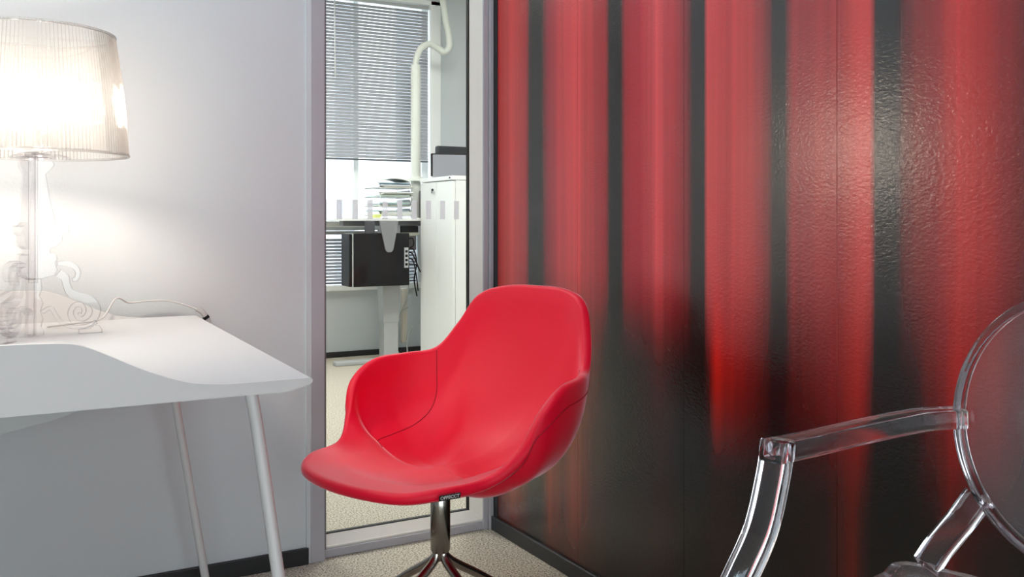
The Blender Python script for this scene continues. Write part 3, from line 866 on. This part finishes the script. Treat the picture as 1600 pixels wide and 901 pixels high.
# letter trays with papers
tr = thing('letter_tray', 'stack of white letter trays on the standing desk', 'tray', (2.53, 6.34, 1.022))
for i in range(4):
    z = .012 + i * .066
    y0 = -.15
    obj('tray_floor', *bbox(-.125, .125, y0, .17, z, z + .008, .002), M_WHITEP, tr)
    for sx in (-1, 1):
        obj('tray_side', *prism([(y0 + .02, z), (.17, z), (.17, z + .055), (y0 + .06, z + .055), (y0 + .02, z + .02)], sx * .122 - .003, sx * .122 + .003, 'x'), M_WHITEP, tr)
pcols = [(232, 232, 220), (226, 228, 232), (206, 208, 196), (150, 168, 178), (188, 206, 196), (236, 236, 230)]
plabels = {}
k = 0
for i, (tn, cnt) in enumerate((('bottom tray', 4), ('second tray', 3), ('third tray', 4), ('top tray', 4))):
    for j in range(cnt):
        z = 1.022 + .012 + i * .066 + .0085 + j * .0085
        dx, dy = random.uniform(-.02, .012), random.uniform(-.03, .01)
        c = pcols[(i * 2 + j) % 6] if not (i == 3 and j == 2) else (120, 150, 160)
        o = obj('paper_stack', *box(2.42 + dx, 2.64 + dx, 6.20 + dy, 6.48 + dy, z, z + .007), mat('paper_%d_%d_%d' % c, c, .85, noise=(40, .05)))
        tag(o, ('lowest', 'second', 'third', 'uppermost')[j] + ' sheaf of papers in the %s on the standing desk' % tn, 'papers', 'papers in the letter trays')
o = obj('magazine', *[q for q in (lambda P: sweep([(2.405 + .225 * i / 12, 6.32, 1.022 + .012 + 3 * .066 + .049 + .022 * math.sin(PI * i / 12) ** .8) for i in range(13)], [(-.13, -.003), (.13, -.003), (.13, .003), (-.13, .003)]))(0)], mat('magazine_cover', (226, 228, 216), .5))
tag(o, 'arched pale magazine lying on top of the letter trays', 'magazine')
tag(obj('grey_binder', *bbox(2.74, 2.82, 6.14, 6.285, 1.0225, 1.22, .004), mat('binder_grey', (126, 126, 130), .55)), 'grey binder standing on the desk beside the trays', 'binder')
tag(obj('green_notepad', *bbox(2.352, 2.40, 6.16, 6.30, 1.0225, 1.045, .002), mat('notepad_green', (206, 212, 120), .7)), 'small yellow green notepad beside the letter trays', 'notepad')

# white power pole with a hose up to the ceiling
pp = thing('power_pole', 'white cable pole rising from the desk into a curved hose', 'pole', (0, 0, 0))
mw = mat('pole_white', (222, 225, 216), .45)
obj('pole', *lathe([(.036, 1.0225), (.036, 2.14), (.030, 2.145)], 28, (2.735, 6.33)), mw, pp, True, 40)
obj('collar', *lathe([(.074, 1.292), (.070, 1.304), (.052, 1.320), (.038, 1.327), (.038, 1.342)], 32, (2.735, 6.33)), mw, pp, True, 40)
obj('hose', *tube(spline([(2.735, 6.33, 2.13), (2.740, 6.33, 2.19), (2.775, 6.33, 2.27), (2.845, 6.33, 2.31), (2.915, 6.33, 2.285), (2.965, 6.33, 2.262), (3.005, 6.33, 2.30), (3.005, 6.33, 2.38), (2.975, 6.33, 2.52), (2.95, 6.33, 2.70), (2.945, 6.33, CZ)], 8), .024, 16), mw, pp, True, 60)

# white cabinet with two doors
cbn = thing('cabinet', 'white two-door office cabinet beside the standing desk', 'cabinet', (0, 0, 0))
CX, CY0, CY1, CH = 2.67, 5.561, 6.095, 1.30
obj('body', *merge(box(CX + .020, CX + .42, CY0, CY1, .03, CH - .030), ), M_WHITEP, cbn)
obj('top', *bbox(CX - .004, CX + .425, CY0 - .004, CY1 + .004, CH - .028, CH, .003), M_WHITEP, cbn)
obj('plinth', *box(CX + .03, CX + .41, CY0 + .01, CY1 - .01, 0, .03), M_GREYP, cbn)
mid = 5.826
d1 = obj('door', *bbox(CX, CX + .018, CY0 + .002, mid - .004, .035, CH - .034, .002), M_WHITEP, cbn)
d2 = obj('door', *bbox(CX, CX + .018, mid + .004, CY1 - .002, .035, CH - .034, .002), M_WHITEP, cbn)
lk = obj('lock', *box(CX - .005, CX + .002, 5.872, 5.898, 1.19, 1.222), M_BLACK, d2)
obj('key', *box(CX - .014, CX - .001, 5.848, 5.866, 1.19, 1.205), M_LGREY, d1)
obj('top_lock', *lathe([(.006, CH - .018), (.006, CH - .008)], 12, (CX - .004, CY0 + .04)), M_BLACK, cbn)

# things on the cabinet
mo = thing('small_monitor', 'grey screen in a black frame leaning on the white cabinet', 'monitor', (2.688, 5.955, CH), math.radians(-20))
obj('back_shell', *bbox(.0, .345, -.008, .030, 0.012, .172, .006), M_BLACK, mo)
obj('screen', *bbox(.012, .290, -.013, -.006, .0, .162, .002), mat('screen_grey', (140, 141, 148), .35), mo)
obj('foot', *bbox(.08, .26, -.03, .07, 0, .008, .003), M_BLACK, mo)
tag(obj('black_document_case', *bbox(2.775, 3.06, 6.035, 6.085, CH + .0005, CH + .235, .012), mat('case_black', (48, 50, 54), .5)), 'black document case standing behind the small monitor', 'case')
tag(obj('sticky_note_pad', *bbox(2.925, 2.953, 5.76, 5.79, CH + .0005, CH + .055, .002), mat('note_yellow', (214, 220, 140), .7)), 'small yellow note block beside the small monitor', 'note pad')

# ------------------------------------------------------------------ pale building seen through the office window
bl = thing('building', 'pale office building seen through the window below the blind', 'building', (0, 0, 0))
mb1 = mat('facade_pale', (226, 228, 230), .8, noise=(2, .03))
mb2 = mat('facade_grey', (176, 178, 186), .8, noise=(2, .05))
mb3 = mat('facade_white', (244, 245, 248), .8)
obj('wall', *box(-8, 14, 14.0, 14.4, -4, 9), mb2, bl)
for x0, x1, m_ in ((-8, 4.62, mb1), (5.0, 5.62, mb3), (6.5, 14, mb3)):
    w = obj('facade_panel', *box(x0, x1, 13.8, 14.0, -4, 9), m_, bl)
for i in range(14):
    x = 4.55 - i * .55
    o = obj('window', *box(x - .42, x - .08, 13.77, 13.80, .9, 1.9), mb2, bl)
